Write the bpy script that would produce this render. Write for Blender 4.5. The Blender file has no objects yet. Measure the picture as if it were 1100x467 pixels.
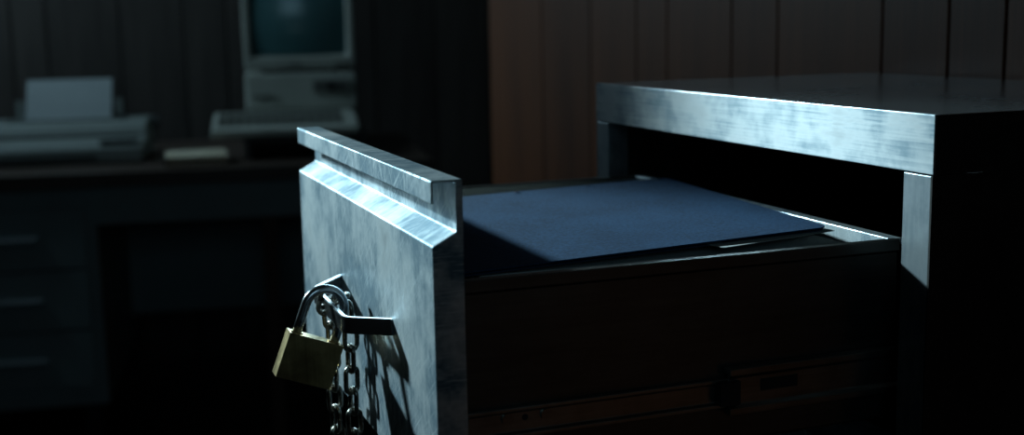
import bpy, bmesh, math, random
from mathutils import Vector, Matrix
random.seed(7)
S = bpy.context.scene
COL = S.collection

# ------------------------------------------------------------------ camera
yaw, pitch, roll = 0.3527, 0.1598, -0.0195
fw = Vector((math.sin(yaw)*math.cos(pitch), math.cos(yaw)*math.cos(pitch), -math.sin(pitch)))
rt = Vector((math.cos(yaw), -math.sin(yaw), 0))
up = rt.cross(fw)
r2 = rt*math.cos(roll) + up*math.sin(roll)
u2 = up*math.cos(roll) - rt*math.sin(roll)
cd = bpy.data.cameras.new('camera')
cam = bpy.data.objects.new('camera', cd); COL.objects.link(cam)
M = Matrix((r2, u2, -fw)).transposed().to_4x4()
M.translation = Vector((-0.4564, -0.5489, 1.0547))
cam.matrix_world = M
cd.sensor_width = 36.0
cd.lens = 1286.05/1100*36
cd.clip_start = 0.01
cd.dof.use_dof = True
cd.dof.focus_distance = 0.74
cd.dof.aperture_fstop = 5.6
S.camera = cam

# ------------------------------------------------------------------ light
w = bpy.data.worlds.new('night_sky'); S.world = w; w.use_nodes = True
bg = w.node_tree.nodes['Background']
bg.inputs[0].default_value = (0.35, 0.62, 1.0, 1); bg.inputs[1].default_value = 0.04
SUN_DIR = Vector((1.0, -2.1, -0.82)).normalized()
sd = bpy.data.lights.new('moonlight', 'SUN'); sd.energy = 2.65; sd.angle = math.radians(2.6); sd.color = (0.61, 0.91, 1.0)
so = bpy.data.objects.new('moonlight', sd); COL.objects.link(so)
so.rotation_euler = SUN_DIR.to_track_quat('-Z', 'Y').to_euler()
so.location = (-4, 4, 5)
WIN = (-1.30, 2.08, 3.28, 1.50, 2.21)            # x, y0, y1, z0, z1 of the window opening in the left wall
ad = bpy.data.lights.new('window_skylight', 'AREA'); ad.shape = 'RECTANGLE'
ad.size = WIN[2]-WIN[1]; ad.size_y = WIN[4]-WIN[3]; ad.energy = 10.5; ad.color = (0.52, 0.83, 1.0)
ao = bpy.data.objects.new('window_skylight', ad); COL.objects.link(ao)
ao.location = (WIN[0]-0.16, (WIN[1]+WIN[2])/2, (WIN[3]+WIN[4])/2)
ao.rotation_euler = Vector((1, 0, 0)).to_track_quat('-Z', 'Z').to_euler()
FILL_WIN = (-1.15, -0.35, 1.25, 2.15)               # x0, x1, z0, z1 of an added fill-light opening in the unseen wall behind the camera
ad2 = bpy.data.lights.new('rear_fill_light', 'AREA'); ad2.shape = 'RECTANGLE'  # dim fill lamp added behind the camera to lift the desk fronts
ad2.size = FILL_WIN[1]-FILL_WIN[0]; ad2.size_y = FILL_WIN[3]-FILL_WIN[2]; ad2.energy = .8; ad2.color = (0.45, 0.82, 1.0)
ao2 = bpy.data.objects.new('rear_fill_light', ad2); COL.objects.link(ao2)
ao2.location = ((FILL_WIN[0]+FILL_WIN[1])/2, -2.16, (FILL_WIN[2]+FILL_WIN[3])/2)
ao2.rotation_euler = Vector((0, 1, 0)).to_track_quat('-Z', 'Z').to_euler()
vs = S.view_settings
vs.view_transform = 'Standard'; vs.look = 'None'; vs.gamma = 1.0; vs.use_curve_mapping = False
vs.exposure = 1.3
S.cycles.caustics_reflective = False
S.cycles.caustics_refractive = False
S.cycles.sample_clamp_indirect = 2.0

# ------------------------------------------------------------------ materials
def nodemat(name):
    m = bpy.data.materials.new(name); m.use_nodes = True
    nt = m.node_tree
    return m, nt, nt.nodes['Principled BSDF']
def N(nt, t, **kw):
    n = nt.nodes.new(t)
    for k, v in kw.items(): setattr(n, k, v)
    return n
def coords(nt, scale, rot=(0, 0, 0)):
    tc = N(nt, 'ShaderNodeTexCoord'); src = tc.outputs['Object']
    if any(rot):                                # turn first, then stretch, so that the grain runs slantwise
        m0 = N(nt, 'ShaderNodeMapping'); m0.inputs['Rotation'].default_value = rot
        nt.links.new(src, m0.inputs['Vector']); src = m0.outputs['Vector']
    mp = N(nt, 'ShaderNodeMapping'); mp.inputs['Scale'].default_value = scale
    nt.links.new(src, mp.inputs['Vector'])
    return mp.outputs['Vector']
def noise(nt, vec, scale, detail=4, rough=.6):
    n = N(nt, 'ShaderNodeTexNoise'); n.inputs['Scale'].default_value = scale
    n.inputs['Detail'].default_value = detail; n.inputs['Roughness'].default_value = rough
    nt.links.new(vec, n.inputs['Vector']); return n.outputs['Fac']
def ramp(nt, fac, stops):
    r = N(nt, 'ShaderNodeValToRGB'); e = r.color_ramp.elements
    while len(e) < len(stops): e.new(.5)
    for el, (p, c) in zip(e, stops):
        el.position = p; el.color = (*c, 1) if len(c) == 3 else c
    nt.links.new(fac, r.inputs['Fac']); return r.outputs['Color']
def maprange(nt, fac, a, b, lo=0.3, hi=0.7):
    n = N(nt, 'ShaderNodeMapRange'); n.inputs[1].default_value = lo; n.inputs[2].default_value = hi
    n.inputs[3].default_value = a; n.inputs[4].default_value = b
    nt.links.new(fac, n.inputs[0]); return n.outputs[0]
def bump(nt, b, h, strength, dist=.001):
    n = N(nt, 'ShaderNodeBump'); n.inputs['Strength'].default_value = strength; n.inputs['Distance'].default_value = dist
    nt.links.new(h, n.inputs['Height']); nt.links.new(n.outputs['Normal'], b.inputs['Normal'])
def plain(name, col, rough=.5, metal=0.0, spec=.5, vary=.15, scale=8):
    m, nt, b = nodemat(name)
    v = coords(nt, (1, 1, 1)); f = noise(nt, v, scale)
    c0 = tuple(x*(1-vary) for x in col); c1 = tuple(min(1, x*(1+vary)) for x in col)
    nt.links.new(ramp(nt, f, [(.3, c0), (.7, c1)]), b.inputs['Base Color'])
    b.inputs['Roughness'].default_value = rough; b.inputs['Metallic'].default_value = metal
    b.inputs['Specular IOR Level'].default_value = spec
    return m
def brushed(name, col, dark, r0, r1, grain, mott=9, bstr=.12, metal=1.0, lo=.36, hi=.6, mix=.35, aniso=None, scratch=0):
    """worn sheet steel: cloudy patches, a fine brushed grain and faint scratches"""
    m, nt, b = nodemat(name)
    v = coords(nt, (1, 1, 1)); cloudy = noise(nt, v, mott, 5, .62)
    g = coords(nt, grain); fine = noise(nt, g, 1.0, 3, .7)
    mixn = N(nt, 'ShaderNodeMix', data_type='FLOAT'); mixn.inputs[0].default_value = mix
    nt.links.new(cloudy, mixn.inputs[2]); nt.links.new(fine, mixn.inputs[3])
    colr = ramp(nt, mixn.outputs[0], [(lo, dark), (hi, col)])
    rgh = maprange(nt, mixn.outputs[0], r0, r1)
    if scratch:                                 # thin worn lines in two slanting directions
        tot = None
        for rx, sc in ((.62, (60, 1500, 45)), (-.95, (60, 1300, 30)), (.1, (40, 1600, 26))):
            f = ramp(nt, noise(nt, coords(nt, sc, (rx, 0, 0)), 1.0, 2, .5), [(.60, (0, 0, 0)), (.72, (1, 1, 1))])
            if tot is None: tot = f
            else:
                ad_ = N(nt, 'ShaderNodeMath', operation='MAXIMUM'); nt.links.new(tot, ad_.inputs[0]); nt.links.new(f, ad_.inputs[1]); tot = ad_.outputs[0]
        k_ = N(nt, 'ShaderNodeMath', operation='MULTIPLY'); k_.inputs[1].default_value = scratch; nt.links.new(tot, k_.inputs[0])
        mc = N(nt, 'ShaderNodeMix', data_type='RGBA'); nt.links.new(k_.outputs[0], mc.inputs[0])
        nt.links.new(colr, mc.inputs[6]); mc.inputs[7].default_value = (.97, .98, .99, 1); colr = mc.outputs[2]
    nt.links.new(colr, b.inputs['Base Color'])
    nt.links.new(rgh, b.inputs['Roughness'])
    b.inputs['Metallic'].default_value = metal
    bump(nt, b, fine, bstr, .0004)
    if aniso:                                   # brushed along the cabinet's width
        b.inputs['Anisotropic'].default_value = aniso[0]; b.inputs['Anisotropic Rotation'].default_value = aniso[1]
        tv = N(nt, 'ShaderNodeCombineXYZ'); tv.inputs[1].default_value = 1.0
        nt.links.new(tv.outputs[0], b.inputs['Tangent'])
    return m
STEEL = brushed('steel_front', (.80, .84, .86), (.16, .23, .28), .60, .40, (60, 170, 60), 15, .04, lo=.43, hi=.59, mix=.22, scratch=.5)
STEEL_TOP = brushed('steel_cap', (.40, .41, .42), (.13, .165, .19), .36, .27, (600, 12, 600), 24, .012, lo=.41, hi=.55, aniso=(.85, 0.25))
STEEL_POST = brushed('steel_post', (.34, .36, .38), (.16, .19, .21), .5, .40, (90, 200, 20), 30, .05, lo=.38, hi=.6)
STEEL_LID = brushed('steel_lid', (.72, .75, .77), (.52, .55, .57), .30, .18, (8, 8, 8), 8, .0)
STEEL_BOX = brushed('steel_drawer_box', (.17, .165, .155), (.10, .10, .095), .36, .46, (14, 200, 200), 12, .05)
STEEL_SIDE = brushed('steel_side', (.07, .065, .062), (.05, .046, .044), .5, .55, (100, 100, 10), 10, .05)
ZINC = brushed('zinc_slide', (.36, .34, .31), (.22, .21, .19), .3, .42, (8, 300, 300), 30, .04)
CHROME = brushed('handle_chrome', (.78, .80, .82), (.6, .63, .66), .16, .26, (120, 30, 120), 40, .02)
SHACKLE = brushed('shackle_steel', (.72, .74, .76), (.5, .52, .54), .16, .24, (80, 80, 80), 60, .02)
CHAINM = brushed('chain_steel', (.34, .32, .28), (.15, .135, .11), .2, .34, (60, 60, 60), 90, .05)
BRASS = brushed('padlock_brass', (.60, .43, .20), (.30, .205, .09), .28, .40, (300, 300, 14), 60, .08)
BLACK = plain('black_plastic', (.012, .012, .013), .5)
DARKIN = plain('dark_cavity', (.02, .02, .022), .7)

def folder_mat():
    m, nt, b = nodemat('blue_folder_card')
    v = coords(nt, (1, 1, 1)); f = noise(nt, v, 420, 4, .75); c = noise(nt, v, 14, 3)
    mx = N(nt, 'ShaderNodeMix', data_type='FLOAT'); mx.inputs[0].default_value = .7
    nt.links.new(c, mx.inputs[2]); nt.links.new(f, mx.inputs[3])
    nt.links.new(ramp(nt, mx.outputs[0], [(.40, (.007, .028, .072)), (.60, (.022, .073, .165))]), b.inputs['Base Color'])
    b.inputs['Roughness'].default_value = .75; b.inputs['Specular IOR Level'].default_value = .25
    bump(nt, b, f, .25, .0004)
    return m
FOLDER = folder_mat()
PAPER = plain('paper_white', (.62, .64, .62), .8, vary=.06, scale=30)

def wood(name, c0, c1, rough=.55, axis=2):
    m, nt, b = nodemat(name)
    sc = [28, 28, 28]; sc[axis] = 1.6
    v = coords(nt, tuple(sc)); f = noise(nt, v, 1.0, 6, .65)
    sc2 = [180, 180, 180]; sc2[axis] = 5
    g = noise(nt, coords(nt, tuple(sc2)), 1.0, 3, .6)
    oi = N(nt, 'ShaderNodeObjectInfo')
    mx = N(nt, 'ShaderNodeMix', data_type='FLOAT'); mx.inputs[0].default_value = .35
    nt.links.new(f, mx.inputs[2]); nt.links.new(g, mx.inputs[3])
    a = N(nt, 'ShaderNodeMath', operation='MULTIPLY_ADD'); a.inputs[1].default_value = .14; 
    nt.links.new(oi.outputs['Random'], a.inputs[0]); nt.links.new(mx.outputs[0], a.inputs[2])
    nt.links.new(ramp(nt, a.outputs[0], [(.38, c0), (.72, c1)]), b.inputs['Base Color'])
    b.inputs['Roughness'].default_value = rough
    bump(nt, b, g, .12, .0006)
    return m
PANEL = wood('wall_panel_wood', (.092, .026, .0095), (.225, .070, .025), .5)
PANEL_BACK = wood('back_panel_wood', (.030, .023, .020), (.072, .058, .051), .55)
RECESS_SHADE = plain('recess_shade_tone', (.022, .014, .010), .8)  # near-black, so the added recess reads as deep shade
GROOVE = plain('panel_groove', (.008, .007, .006), .8)
DESKTOP = wood('desk_top_laminate', (.045, .030, .024), (.10, .068, .055), .4, 0)
DESKPAINT = plain('desk_enamel', (.30, .37, .38), .45, vary=.1)
PULL = plain('desk_pull_aluminium', (.34, .38, .40), .5, vary=.05)
PLASTER = plain('plaster', (.16, .16, .16), .9, vary=.06)
CEIL = plain('ceiling_paint', (.2, .2, .2), .9, vary=.05)
LINO = plain('floor_lino', (.02, .019, .018), .5, vary=.25, scale=5)
BEIGE = plain('computer_plastic', (.43, .44, .39), .55, vary=.06)
BEIGE_D = plain('key_plastic', (.22, .22, .20), .5, vary=.08)
PRN = plain('printer_plastic', (.22, .24, .225), .55, vary=.06)
PRN_D = plain('printer_dark_plastic', (.045, .05, .05), .45)
SCREEN = plain('crt_glass', (.085, .20, .21), .16, spec=.8, vary=.05)
FRAMEW = plain('window_frame_paint', (.3, .3, .29), .5)
PRPAPER = plain('printer_paper', (.56, .60, .61), .8, vary=.04)
CREAM = plain('cream_paper', (.66, .58, .44), .7, vary=.06)
BROWNBOX = plain('brown_binding', (.10, .06, .045), .7)
m, nt, b = nodemat('window_glass')
nt.nodes.remove(b)
tr = N(nt, 'ShaderNodeBsdfTransparent'); gl = N(nt, 'ShaderNodeBsdfGlossy'); gl.inputs['Roughness'].default_value = .02
mx = N(nt, 'ShaderNodeMixShader'); mx.inputs[0].default_value = .05
nt.links.new(tr.outputs[0], mx.inputs[1]); nt.links.new(gl.outputs[0], mx.inputs[2])
nt.links.new(mx.outputs[0], nt.nodes['Material Output'].inputs['Surface'])
GLASS = m

# ------------------------------------------------------------------ helpers
ORG = {}                                        # build-frame origin of every object
def tag(o, label=None, cat=None, group=None, kind=None):
    if label: o['label'] = label
    if cat: o['category'] = cat
    if group: o['group'] = group
    if kind: o['kind'] = kind
    return o
def empty(name, loc, label=None, cat=None, group=None):
    o = bpy.data.objects.new(name, None); COL.objects.link(o); o.location = loc
    o.empty_display_size = .05
    ORG[o] = Vector(loc); return tag(o, label, cat, group)
def link(name, bm, mat, parent=None, smooth=False, origin=None):
    bmesh.ops.recalc_face_normals(bm, faces=bm.faces)
    xs = [v.co for v in bm.verts]
    mn = Vector((min(c.x for c in xs), min(c.y for c in xs), min(c.z for c in xs)))
    mx = Vector((max(c.x for c in xs), max(c.y for c in xs), max(c.z for c in xs)))
    og = Vector(origin) if origin is not None else Vector(((mn.x+mx.x)/2, (mn.y+mx.y)/2, mn.z))
    bmesh.ops.translate(bm, verts=bm.verts, vec=-og)
    me = bpy.data.meshes.new(name); bm.to_mesh(me); bm.free()
    if smooth is True:
        for p in me.polygons: p.use_smooth = True
    elif smooth:
        me.shade_auto_smooth = True if hasattr(me, 'shade_auto_smooth') else None
    me.materials.append(mat)
    o = bpy.data.objects.new(name, me); COL.objects.link(o)
    ORG[o] = og
    if parent is not None:
        o.parent = parent; o.location = og - ORG[parent]
    else: o.location = og
    return o
def bev(bm, off, seg=2, ang=25):
    if off <= 0: return
    es = [e for e in bm.edges if len(e.link_faces) == 2 and e.calc_face_angle(0) > math.radians(ang)]
    bmesh.ops.bevel(bm, geom=es, offset=off, segments=seg, affect='EDGES', profile=.5, clamp_overlap=True)
def addbox(bm, x0, x1, y0, y1, z0, z1, mat=None):
    vs = [bm.verts.new(c) for c in ((x0,y0,z0),(x1,y0,z0),(x1,y1,z0),(x0,y1,z0),(x0,y0,z1),(x1,y0,z1),(x1,y1,z1),(x0,y1,z1))]
    if mat is not None:
        for v in vs: v.co = mat @ v.co
    for f in ((0,3,2,1),(4,5,6,7),(0,1,5,4),(1,2,6,5),(2,3,7,6),(3,0,4,7)): bm.faces.new([vs[i] for i in f])
    return vs
def box(name, x0, x1, y0, y1, z0, z1, mat, parent=None, b=0.001, seg=2):
    bm = bmesh.new(); addbox(bm, x0, x1, y0, y1, z0, z1)
    bev(bm, b, seg)
    return link(name, bm, mat, parent)
def boxes(name, lst, mat, parent=None, b=0.0):
    bm = bmesh.new()
    for a in lst: addbox(bm, *a)
    bev(bm, b)
    return link(name, bm, mat, parent)
def prism(name, pts, axis, a0, a1, mat, parent=None, b=.0008, seg=2):
    """polygon pts extruded along axis ('x','y' or 'z') from a0 to a1"""
    bm = bmesh.new()
    def P(p, a):
        return {'x': (a, p[0], p[1]), 'y': (p[0], a, p[1]), 'z': (p[0], p[1], a)}[axis]
    A = [bm.verts.new(P(p, a0)) for p in pts]; B = [bm.verts.new(P(p, a1)) for p in pts]
    n = len(pts)
    bm.faces.new(A); bm.faces.new(B[::-1])
    for i in range(n): bm.faces.new((A[i], B[i], B[(i+1) % n], A[(i+1) % n]))
    bmesh.ops.recalc_face_normals(bm, faces=bm.faces)
    bev(bm, b, seg)
    return link(name, bm, mat, parent)
def tube(bm, pts, r, n=12, closed=False, caps=True):
    pts = [Vector(p) for p in pts]; k = len(pts); rings = []
    ref = None
    for i, p in enumerate(pts):
        if closed: t = pts[(i+1) % k]-pts[i-1]
        else: t = pts[min(i+1, k-1)]-pts[max(i-1, 0)]
        t.normalize()
        if ref is None:
            ref = t.orthogonal().normalized()
        ref = (ref - t*ref.dot(t)).normalized()
        s = t.cross(ref)
        rings.append([bm.verts.new(p + ref*r*math.cos(2*math.pi*j/n) + s*r*math.sin(2*math.pi*j/n)) for j in range(n)])
    m = k if closed else k-1
    for i in range(m):
        a, c = rings[i], rings[(i+1) % k]
        for j in range(n): bm.faces.new((a[j], a[(j+1) % n], c[(j+1) % n], c[j]))
    if not closed and caps:
        bm.faces.new(rings[0][::-1]); bm.faces.new(rings[-1])
def disc(name, c, axis, r, h, mat, parent, n=20, b=.0003):
    """short cylinder from c outwards along axis"""
    bm = bmesh.new(); a = Vector(axis).normalized(); q = a.to_track_quat('Z', 'Y')
    A = []; B = []
    for i in range(n):
        v = Vector((r*math.cos(2*math.pi*i/n), r*math.sin(2*math.pi*i/n), 0))
        A.append(bm.verts.new(Vector(c)+q@v)); B.append(bm.verts.new(Vector(c)+q@v+a*h))
    bm.faces.new(A[::-1]); bm.faces.new(B)
    for i in range(n): bm.faces.new((A[i], A[(i+1) % n], B[(i+1) % n], B[i]))
    bev(bm, b, 2, 40)
    return link(name, bm, mat, parent)
def copy_tree(o, parent=None):
    c = o.copy(); COL.objects.link(c); c.parent = parent; ORG[c] = ORG[o]
    for ch in [x for x in bpy.data.objects if x.parent == o]: copy_tree(ch, c)
    return c

# ------------------------------------------------------------------ room shell
RX, LX, BY, FY, H = 0.310, -1.30, 3.36, -2.0, 2.7
tag(box('floor', LX-.2, RX+1.5, FY-.1, BY+.1, -.1, 0, LINO, b=0), kind='structure')
tag(box('ceiling', LX-.2, RX+1.5, FY-.1, BY+.1, H, H+.1, CEIL, b=0), kind='structure')
a0, a1, c0, c1 = FILL_WIN
tag(boxes('wall_front', [(LX-.2, a0, FY-.12, FY, 0, H), (a1, RX+1.5, FY-.12, FY, 0, H), (a0, a1, FY-.12, FY, 0, c0), (a0, a1, FY-.12, FY, c1, H)], PLASTER), kind='structure')
w2 = tag(boxes('fill_window', [(a0, a0+.03, FY-.1, FY-.04, c0, c1), (a1-.03, a1, FY-.1, FY-.04, c0, c1), (a0+.03, a1-.03, FY-.1, FY-.04, c0, c0+.03), (a0+.03, a1-.03, FY-.1, FY-.04, c1-.03, c1)], FRAMEW), kind='structure')  # frame of the added opening for the fill lamp
box('pane', a0+.03, a1-.03, FY-.072, FY-.068, c0+.03, c1-.03, GLASS, w2, b=0)
# wall_right carries the panelling behind the cabinet
DY0 = 1.64
wr = tag(boxes('wall_right', [(RX+.012, RX+.12, FY, DY0, 0, H)], GROOVE), kind='structure')
wb = tag(boxes('wall_back', [(LX-.2, RX+1.5, BY+.012, BY+.1, 0, H)], GROOVE), kind='structure')
gs = [-1.6, -1.4, -1.27, -1.05, -.93, -.70, -.57, -.36, -.25, -.04, .12, .2862, .3582, .4547, .6432, .7443, .9127, 1.0066, 1.1663, 1.3691, 1.64]
gs = [FY] + gs
GW = .0024
for a, c in zip(gs, gs[1:]):
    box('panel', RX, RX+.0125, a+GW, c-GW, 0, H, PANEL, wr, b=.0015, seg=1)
x = LX
ws = [.19, .13, .22, .16, .10, .21]
i = 0
while x < RX+1.17:
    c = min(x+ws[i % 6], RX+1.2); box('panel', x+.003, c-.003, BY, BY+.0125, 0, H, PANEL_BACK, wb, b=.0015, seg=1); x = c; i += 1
# added recess beyond the panelled wall, its near-black colour standing in for shade
tag(boxes('wall_recess_added', [(RX+.12, RX+1.2, DY0-.1, DY0, 0, H), (RX+1.2, RX+1.3, DY0-.1, BY, 0, H)], RECESS_SHADE), kind='structure')
# left wall with the window the light comes through
wx, wy0, wy1, wz0, wz1 = WIN
tag(boxes('wall_left', [(wx-.12, wx, FY, wy0, 0, H), (wx-.12, wx, wy1, BY+.1, 0, H), (wx-.12, wx, wy0, wy1, 0, wz0), (wx-.12, wx, wy0, wy1, wz1, H)], PLASTER), kind='structure')
win = tag(boxes('window_1', [(wx-.1, wx-.04, wy0, wy0+.03, wz0, wz1), (wx-.1, wx-.04, wy1-.03, wy1, wz0, wz1), (wx-.1, wx-.04, wy0+.03, wy1-.03, wz0, wz0+.03), (wx-.1, wx-.04, wy0+.03, wy1-.03, wz1-.03, wz1)], FRAMEW), kind='structure')
box('pane', wx-.072, wx-.068, wy0+.03, wy1-.03, wz0+.03, wz1-.03, GLASS, win, b=0)

# ------------------------------------------------------------------ filing cabinet
W, D, T, SH, PW = .46, .30, 1.0, .0342, .0249
cab = empty('filing_cabinet', (0.15, .23, 0), 'scuffed bare steel filing cabinet against the panelled wall, upper drawer pulled out', 'filing cabinet')
# folded cap with a front face and a seam under it
prism('cap_front', [(0, T-SH), (0, T), (.0025, T), (.0025, T-.0022), (.002, T-.003), (.002, T-SH)], 'y', -.0006, W+.0006, STEEL_TOP, cab, b=.0008)
prism('top_panel', [(.0025, T-.002), (.0025, T), (D, T), (D, T-SH), (D-.0015, T-SH), (D-.0015, T-.002)], 'y', -.0006, W+.0006, STEEL_LID, cab, b=.0003)
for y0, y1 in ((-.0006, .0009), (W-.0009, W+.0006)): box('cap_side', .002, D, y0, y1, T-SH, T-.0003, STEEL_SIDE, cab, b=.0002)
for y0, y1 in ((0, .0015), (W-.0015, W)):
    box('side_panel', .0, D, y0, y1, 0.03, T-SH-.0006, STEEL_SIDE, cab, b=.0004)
box('back_panel', D-.0015, D, .0015, W-.0015, .03, T-SH-.0006, STEEL_SIDE, cab, b=0)
for y0, y1 in ((.0002, PW), (W-PW, W-.0002)):
    s = 1 if y0 < .1 else -1
    yo = y0 if s > 0 else y1; yi = y1 if s > 0 else y0
    prism('front_post', [(.0, yo), (.0, yi), (.02, yi), (.02, yi-s*.0015), (.0015, yi-s*.0015), (.0015, yo)], 'z', .03, T-SH-.0008, STEEL_POST, cab, b=.0005)
box('inner_rail', .05, .062, W-.045, W-.002, .80, T-SH-.003, STEEL_BOX, cab, b=.0005)
box('inner_rail', .05, .062, .002, .03, .80, T-SH-.003, STEEL_BOX, cab, b=.0005)
box('base_plinth', .01, D-.01, .004, W-.004, 0, .03, BLACK, cab, b=.002)
for zc in (.7905, .612, .433, .254):
    box('cross_rail', .001, .02, PW, W-PW, zc-.009, zc+.003, STEEL, cab, b=.0006)

# --- drawers
XF, XB, XI = -.2836, -.2662, -.2702
YN, YF = .0415, .4188
ZT, ZL, ZI, ZR = .9756, .9633, .9481, .9408
def front(parent, dx, zt, h):
    dz = zt-ZT
    pts = [(XF, ZT), (XB, ZT), (XB, ZT-h), (XF, ZT-h), (XF, ZR), (XI, ZI), (XI, ZT-.0013), (XF+.0013, ZT-.0013), (XF+.0013, ZL), (XF, ZL)]
    return prism('front_panel', [(x+dx, z+dz) for x, z in pts], 'y', YN, YF, STEEL, parent, b=.0008)
HZ0, HZ1 = .8718, .8822
def handle(parent, dx, dz):
    # flat bar bent into a bow: two splayed legs and a straight grip
    path = [(-.2832, .1320), (-.3085, .1490), (-.3085, .2419), (-.2832, .2745)]
    th = .0034
    # round the two bends
    pl = []
    for i, p in enumerate(path):
        p = Vector(p)
        if i in (1, 2):
            a = (Vector(path[i-1])-p).normalized(); c = (Vector(path[i+1])-p).normalized(); r = .006
            for k in range(7):
                t = k/6; pl.append((p+a*r)*(1-t)**2 + p*2*t*(1-t) + (p+c*r)*t**2)
        else: pl.append(p)
    L, R = [], []
    for i, p in enumerate(pl):
        t = (pl[min(i+1, len(pl)-1)]-pl[max(i-1, 0)]).normalized(); nrm = Vector((-t.y, t.x))
        L.append(p+nrm*th/2); R.append(p-nrm*th/2)
    poly = [(q.x+dx, q.y) for q in L+R[::-1]]
    return prism('handle', poly, 'z', HZ0+dz, HZ1+dz, CHROME, parent, b=.0006)
ZRL, YR, YFI, XBK, ZB = .9197, .0503, .4105, .0133, .806
dr = box('drawer', XB, XBK, YR, YFI, ZB, ZB+.0012, STEEL_BOX, cab, b=0)
front(dr, 0, ZT, ZT-.794)
handle(dr, 0, 0)
# side walls: sheet with a rolled flange along the top (a narrow vertical lip outside)
def sidewall(y, s):
    pts = [(y, ZB), (y, ZRL-.008), (y-s*.0022, ZRL-.007), (y-s*.0022, ZRL), (y+s*.004, ZRL), (y+s*.004, ZRL-.0012), (y+s*.0012, ZRL-.0012), (y+s*.0012, ZB)]
    return prism('side_wall', pts, 'x', XB+.0002, XBK+.004, STEEL_BOX, dr, b=.0005)
sidewall(YR, 1); sidewall(YFI, -1)
prism('back_wall', [(XBK, ZB), (XBK, ZRL), (XBK+.009, ZRL), (XBK+.009, ZRL-.004), (XBK+.0078, ZRL-.004), (XBK+.0078, ZRL-.0012), (XBK+.0012, ZRL-.0012), (XBK+.0012, ZB)], 'y', YR+.0013, YFI-.0013, STEEL, dr, b=.0005)
# telescopic slide, near side and far side
for y, s in ((YR, -1), (YFI, 1)):
    def yy(a, c): return (min(y+s*a, y+s*c), max(y+s*a, y+s*c))
    prism('slide_rail', [(y, .829), (y, .8465), (y+s*.0045, .8465), (y+s*.0045, .8442), (y+s*.0022, .8432), (y+s*.0022, .8323), (y+s*.0045, .8313), (y+s*.0045, .829)], 'x', XB+.0006, -.02, ZINC, dr, b=.0004)
    prism('slide_channel', [(y+s*.0026, .8435), (y+s*.0052, .8435), (y+s*.0052, .8495), (y+s*.001, .8495), (y+s*.001, .853), (y+s*.0088, .853), (y+s*.0088, .849), (y+s*.0064, .847), (y+s*.0064, .831), (y+s*.0088, .829), (y+s*.0088, .825), (y+s*.001, .825), (y+s*.001, .828), (y+s*.0052, .828), (y+s*.0052, .8335), (y+s*.0026, .8335)], 'x', -.105, .26, ZINC, dr, b=.0004)
    yo = y+s*.0022
    for xx, rr in ((-.2417, .0034), (-.2186, .0034)):
        sc = disc('screw', (xx, yo, .8400), (0, s, 0), rr, .0016, ZINC, dr)
    disc('rivet_hole', (-.2313, yo, .8398), (0, s, 0), .0018, .0003, BLACK, dr, b=0)
    q0, q1 = yy(.0064, .0072)
    box('release_latch', -.083, -.058, q0, q1, .8375, .8445, BLACK, dr, b=.0006)
    q0, q1 = yy(.003, .0105)
    box('bearing_stop', -.112, -.099, q0, q1, .832, .846, BLACK, dr, b=.0008)
# closed drawers below
prev = None
for k, zt in enumerate((.788, .6095, .4305, .2515)):
    if prev is None:
        d2 = box('drawer', XB-XI+.0005, .275, YR, YFI, zt-.15, zt-.149, STEEL_BOX, cab, b=0)
        front(d2, -XB, zt, .173); handle(d2, -XB, zt-ZT)
        prev = (d2, zt)
    else:
        c = copy_tree(prev[0], cab); c.location.z += zt-prev[1]

# ------------------------------------------------------------------ folder and papers in the drawer
def sheet(name, corners, th, mat, parent=None, n=16, rad=.008, sag=0.0):
    """thin card following four corners (bilinear), rounded corners, with thickness"""
    a, b_, c, d = [Vector(p) for p in corners]      # near-left, near-right, far-right, far-left
    bm = bmesh.new(); L = (b_-a).length; Wd = (d-a).length
    loop = []
    for (u, v, su, sv, a0) in ((0, 0, 1, 1, 180), (1, 0, -1, 1, 270), (1, 1, -1, -1, 0), (0, 1, 1, -1, 90)):
        cu, cv = u+su*rad/L, v+sv*rad/Wd
        for k in range(5):
            an = math.radians(a0+k*22.5); loop.append((cu+rad/L*math.cos(an), cv+rad/Wd*math.sin(an)))
    def P(u, v, dz): 
        p = a*(1-u)*(1-v)+b_*u*(1-v)+c*u*v+d*(1-u)*v
        return p + Vector((0, 0, dz - sag*math.sin(math.pi*u)*math.sin(math.pi*v)))
    top = [bm.verts.new(P(u, v, 0)) for u, v in loop]; bot = [bm.verts.new(P(u, v, -th)) for u, v in loop]
    ct = bm.verts.new(P(.5, .5, 0)); cb = bm.verts.new(P(.5, .5, -th))
    m = len(loop)
    for i in range(m):
        j = (i+1) % m
        bm.faces.new((top[i], top[j], ct)); bm.faces.new((bot[j], bot[i], cb)); bm.faces.new((top[j], top[i], bot[i], bot[j]))
    return link(name, bm, mat, parent)
FC = [(-.2615, .0775, .9180), (-.0045, .0905, .9230), (.0174, .357, .9232), (-.2615, .3575, .9170)]
fol = empty('document_folder', (-.13, .22, .9155), 'dark blue card document folder lying on top inside the open drawer', 'folder')
sheet('front_cover', FC, .0009, FOLDER, fol)
sheet('back_cover', [(x+.001, y+.004, z-.0026) for x, y, z in FC], .0009, FOLDER, fol)
for px, py in ((-.1215, .349), (-.0585, .3495), (.006, .3475)):
    u = (px+.2615)/.277; z = .9172+u*.006
    disc('eyelet', (px, py, z-.0002), (0, 0, 1), .0021, .0014, CHROME, fol, n=14)
pst = empty('paper_stack', (-.13, .22, ZB+.0012), 'stack of white papers lying beneath the blue folder in the drawer', 'papers')
def ppr(dx, dy, z, rz, th, nm, mat):
    mtx = Matrix.Translation((-.118+dx, .226+dy, z)) @ Matrix.Rotation(rz, 4, 'Z')
    bm = bmesh.new(); addbox(bm, -.122, .122, -.138, .138, 0, th, mtx)
    return link(nm, bm, mat, pst)
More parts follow.
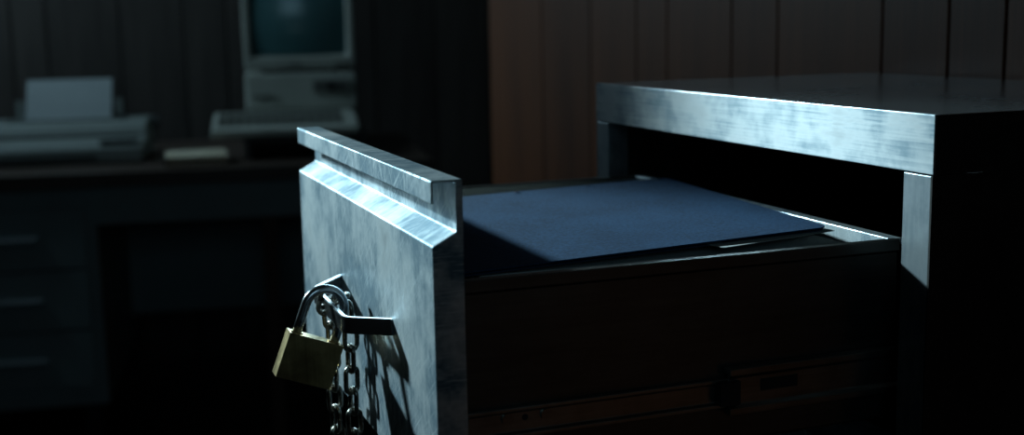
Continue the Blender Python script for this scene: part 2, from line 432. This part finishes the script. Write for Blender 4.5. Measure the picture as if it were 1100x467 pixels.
ppr(0, .004, ZB+.0012, 0, .1005, 'paper_block', PAPER)
z = ZB+.0012+.1006
for k in range(5):
    ppr(random.uniform(-.003, .003), random.uniform(-.003, .002)-(.003 if k == 4 else 0), z, random.uniform(-.02, .03), .0007, 'sheet', PAPER); z += .0011
ins = sheet('paper_sheet', [(-.090, .0758, .9188), (.002, .0922, .9197), (-.04, .30, .9195), (-.13, .28, .9180)], .0003, PAPER, None, rad=.002)
tag(ins, 'white sheet poking out from inside the blue folder near the cabinet post', 'paper')
# a loose sheet corner sticking up by the drawer front
ls = sheet('paper_sheet', [(-.2600, .0560, .9060), (-.2130, .0565, .9062), (-.2130, .0740, .9105), (-.2600, .0725, .9105)], .0004, PAPER, None, rad=.002)
tag(ls, 'grey slip of paper wedged between the blue folder and the drawer front', 'paper')

# ------------------------------------------------------------------ padlock
th = -math.radians(21)
PR = Matrix.Translation((-.3235, .1965, .8452)) @ Matrix.Rotation(-th, 4, 'Y')     # local x along body width, z up along the shackle
pl = empty('padlock', (-.3235, .1965, .8452), 'brass padlock with steel shackle hooked through the drawer handle', 'padlock')
bw, bh, bt = .0362, .0295, .0135
bm = bmesh.new(); addbox(bm, -bw/2, bw/2, -bt/2, bt/2, -bh/2, bh/2); bev(bm, .0011, 3)
bmesh.ops.transform(bm, matrix=PR, verts=bm.verts)
link('body', bm, BRASS, pl)
sp, rs, st = .0253, .0031, .0195
pts = [(-sp/2, 0, bh/2-.004), (-sp/2, 0, bh/2+st*.5), (-sp/2, 0, bh/2+st)]
ztop = bh/2+st
for k in range(1, 16):
    a = math.pi-math.pi*k/16; pts.append((sp/2*math.cos(a), 0, ztop+sp/2*math.sin(a)))
pts += [(sp/2, 0, ztop), (sp/2, 0, ztop-st*.5), (sp/2, 0, bh/2-.004)]
bm = bmesh.new(); tube(bm, [PR @ Vector(p) for p in pts], rs, 16)
link('shackle', bm, SHACKLE, pl, smooth=True)
for sx in (-1, 1):
    disc('shackle_collar', PR @ Vector((sx*sp/2, 0, bh/2-.0002)), PR.to_3x3() @ Vector((0, 0, 1)), .0041, .0009, BRASS, pl, b=.0002)
disc('keyway', PR @ Vector((.004, 0, -bh/2+.0002)), PR.to_3x3() @ Vector((0, 0, -1)), .0048, .0007, SHACKLE, pl)

# ------------------------------------------------------------------ chain
def link_mesh():
    bm = bmesh.new(); hw, hl, r = .0044, .0089, .00165
    pts = []
    for k in range(13):
        a = math.pi*k/12; pts.append((hw*math.cos(a), 0, hl-hw+hw*math.sin(a)))
    for k in range(13):
        a = math.pi+math.pi*k/12; pts.append((hw*math.cos(a), 0, -(hl-hw)+hw*math.sin(a)))
    tube(bm, pts, r, 10, closed=True)
    bmesh.ops.recalc_face_normals(bm, faces=bm.faces)
    me = bpy.data.meshes.new('link'); bm.to_mesh(me); bm.free()
    for p in me.polygons: p.use_smooth = True
    me.materials.append(CHAINM); return me
LM = link_mesh()
ch = empty('chain', (-.302, .19, .70), 'tarnished steel chain looped through the drawer handle and hanging beside the padlock', 'chain')
def add_link(x, y, z, rz, ry=0, rx=0):
    o = bpy.data.objects.new('link', LM); COL.objects.link(o); o.parent = ch
    o.location = Vector((x, y, z))-ORG[ch]; o.rotation_euler = (rx, ry, rz)
PIT = .0146
def strand(x, y, z0, face, n, lean=0):
    for k in range(n):
        jit = random.uniform(-.12, .12)
        add_link(x+lean*k*PIT+random.uniform(-.0005, .0005), y+random.uniform(-.0005, .0005), z0-k*PIT, (0.25 if (k % 2 == 0) == face else math.pi/2+.25)+jit, random.uniform(-.06, .06))
strand(-.2935, .207, .8684, False, 13, 0.01)
strand(-.3010, .232, .8640, True, 12, 0.02)
add_link(-.3075, .209, .8795, .1, .3)
add_link(-.3015, .208, .8790, 1.7, 0, 1.2)

# ------------------------------------------------------------------ desk and what stands on it
RZ = math.radians(-9)
def place(root, loc, rz=RZ):
    root.location = loc; root.rotation_euler = (0, 0, rz)
DZT = .73
# desk local frame: x along its front, y to the back, origin on the floor at front-edge middle
desk = empty('desk', (0, 0, 0), 'dark metal office desk with a drawer pedestal against the back wall', 'desk')
box('desk_top', -.76, .66, 0, .80, DZT-.032, DZT, DESKTOP, desk, b=.003)
box('apron', -.145, .50, .03, .05, DZT-.125, DZT-.032, DESKPAINT, desk, b=.002)
box('modesty_panel', -.145, .50, .62, .64, .25, DZT-.032, DESKPAINT, desk, b=.001)
box('pedestal', -.70, -.145, .035, .74, .165, DZT-.032, DESKPAINT, desk, b=.003)
for fx in (-.66, -.19):
    for fy in (.09, .68): box('foot', fx-.02, fx+.02, fy-.02, fy+.02, 0, .165, BLACK, desk, b=.002)
for z0, z1 in ((.508, .648), (.360, .500), (.216, .352)):
    d = box('drawer', -.68, -.172, .02, .036, z0, z1, DESKPAINT, desk, b=.003)
    zc = (z0+z1)/2
    prism('handle', [(.02, zc-.008), (.008, zc-.010), (.004, zc), (.008, zc+.008), (.02, zc+.004)], 'x', -.58, -.275, PULL, d, b=.001)
for y0 in (.035, .70): 
    box('leg', .24, .275, y0, y0+.04, 0, DZT-.032, BROWNBOX, desk, b=.002)
place(desk, (-.275, 2.37, 0))

# printer (local: front middle of the base at origin)
pr = empty('printer', (0, 0, 0), 'grey dot matrix printer with a white sheet of paper standing in its feed', 'printer')
prism('body', [(0, .006), (0, .040), (.012, .052), (.10, .060), (.112, .086), (.135, .100), (.30, .100), (.31, .09), (.31, .006)], 'x', -.205, .205, PRN, pr, b=.004)
box('base', -.20, .20, .008, .30, 0, .007, PRN_D, pr, b=.001)
box('front_slot', -.16, .09, -.002, .006, .016, .024, PRN_D, pr, b=.001)
box('cover_seam', -.19, .19, .098, .106, .058, .068, PRN_D, pr, b=.001)
box('control_panel', .10, .19, .004, .05, .0515, .0585, PRN_D, pr, b=.002)
box('lid_window', -.15, .15, .15, .20, .099, .103, PRN_D, pr, b=.001)
for sx in (-1, 1): 
    box('paper_guide', sx*.125-.008, sx*.125+.008, .240, .268, .096, .150, PRN, pr, b=.003)
    disc('platen_knob', (sx*.205, .25, .085), (sx, 0, 0), .017, .018, PRN_D, pr, b=.002)
bm = bmesh.new()
prof = [(.205, .090), (.222, .112), (.240, .140), (.262, .172), (.284, .203)]
prev = None
for yy_, zz in prof:
    row = [bm.verts.new((-.108, yy_, zz)), bm.verts.new((.108, yy_, zz))]
    if prev: bm.faces.new((prev[0], prev[1], row[1], row[0]))
    prev = row
bmesh.ops.solidify(bm, geom=bm.faces[:], thickness=.0006)
link('paper_sheet', bm, PRPAPER, pr)
place(pr, (-.49, 2.60, DZT), math.radians(-9))

# computer on a low stand
std = empty('computer_stand', (0, 0, 0), 'low dark stand raising the old computer above the desk', 'stand')
box('shelf', -.155, .155, -.075, .47, .045, .06, PRN_D, std, b=.002)
for sx in (-.150, .135): box('leg', sx, sx+.015, -.07, .46, 0, .045, PRN_D, std, b=.001)
cmp_ = empty('desktop_computer', (0, 0, 0), 'beige vintage computer unit with disk drive slot, under the bulky monitor', 'computer')
prism('case', [(.13, 0), (.13, .045), (.122, .052), (.13, .146), (.46, .146), (.46, 0)], 'x', -.147, .147, BEIGE, cmp_, b=.005)
box('disk_drive', .03, .125, .119, .132, .095, .128, BEIGE_D, cmp_, b=.002)
box('drive_slot', .038, .117, .1175, .12, .108, .114, BLACK, cmp_, b=.0005)
box('drive_lever', .07, .088, .112, .12, .100, .121, BLACK, cmp_, b=.002)
box('badge', -.13, -.075, .118, .126, .086, .092, BEIGE_D, cmp_, b=.0005)
for k in range(7): box('vent_slat', -.13+.012*k, -.124+.012*k, .1195, .128, .03, .042, BEIGE_D, cmp_, b=.0004)
kb = empty('keyboard', (0, 0, 0), 'beige wedge keyboard in front of the old computer', 'keyboard')
prism('case', [(-.105, 0), (-.105, .018), (-.06, .026), (.115, .048), (.119, .048), (.119, 0)], 'x', -.215, .15, BEIGE, kb, b=.003)
km = None
for r in range(5):
    for c in range(14):
        if r == 0 and 3 < c < 10 and c != 4: continue
        x0 = -.200+c*.0225; y0 = -.065+r*.032; z0 = .0255+(y0+.065)*.128
        if r == 0 and c == 4:
            o = box('key', x0, x0+.0225*6-.004, y0, y0+.019, z0, z0+.007, BEIGE_D, kb, b=.0015, seg=1)
        elif km is None:
            km = box('key', x0, x0+.0185, y0, y0+.019, z0, z0+.007, BEIGE_D, kb, b=.0015, seg=1); kz = Vector((x0, y0, z0)); kl = km.location.copy()
        else:
            o = km.copy(); COL.objects.link(o); o.location = kl+Vector((x0, y0, z0))-kz
mon = empty('monitor', (0, 0, 0), 'bulky beige monitor with a dark glass screen on top of the old computer', 'monitor')
# bezel ring around a curved tube face, tapered housing behind
mw, mh = .146, .27
bm = bmesh.new()
def ring(x, z0, z1, y): return [bm.verts.new(c) for c in ((-x, y, z0), (x, y, z0), (x, y, z1), (-x, y, z1))]
A = ring(mw, .012, mh, 0); B = ring(mw-.016, .042, mh-.018, 0); C = ring(mw-.022, .050, mh-.026, .016)
Eb = ring(mw, .012, mh, .09); F = ring(mw-.03, .022, mh-.035, .25); G = ring(mw-.05, .03, mh-.06, .30)
for P, Q in ((A, B), (B, C), (A, Eb), (Eb, F), (F, G)):
    for i in range(4): bm.faces.new((P[i], P[(i+1) % 4], Q[(i+1) % 4], Q[i]))
bm.faces.new(C); bm.faces.new(G)
bmesh.ops.recalc_face_normals(bm, faces=bm.faces); bev(bm, .003, 2, 30)
link('housing', bm, BEIGE, mon)
bm = bmesh.new(); nx, nz = 14, 12; grid = []
for j in range(nz+1):
    for i in range(nx+1):
        u, v = i/nx*2-1, j/nz*2-1
        grid.append(bm.verts.new((u*(mw-.021), .0155-.017*(1-u*u*.55-v*v*.45), .049+(mh-.025-.049)*(v+1)/2)))
for j in range(nz):
    for i in range(nx):
        a = j*(nx+1)+i; bm.faces.new((grid[a], grid[a+1], grid[a+nx+2], grid[a+nx+1]))
link('screen', bm, SCREEN, mon, smooth=True)
box('badge', -.03, .005, -.0015, .002, .022, .030, BEIGE_D, mon, b=.0005)
for k in range(2): disc('knob', (.10+.025*k, 0, .026), (0, -1, 0), .006, .006, BEIGE_D, mon)
box('swivel_base', -.10, .10, .04, .22, 0, .013, BEIGE_D, mon, b=.003)
base = Vector((.116, 2.555, DZT))
place(std, base); place(cmp_, base+Vector((0, 0, .06))); place(kb, base+Vector((-.016, 0, .06)))
place(mon, base+Matrix.Rotation(RZ, 3, 'Z') @ Vector((0, .14, .206)))
# thick paper bound book / pad lying near the desk's front
bk = empty('book', (0, 0, 0), 'pale closed book lying flat on the desk between printer and computer', 'book')
box('cover_board', -.073, .073, 0, .17, 0, .003, BROWNBOX, bk, b=.0006)
box('page_block', -.070, .070, .002, .166, .003, .022, CREAM, bk, b=.0005)
box('cover_board', -.073, .073, 0, .17, .022, .025, CREAM, bk, b=.0008)
box('spine', -.075, -.072, 0, .17, 0, .025, BROWNBOX, bk, b=.0006)
place(bk, (-.172, 2.415, DZT), math.radians(-4))
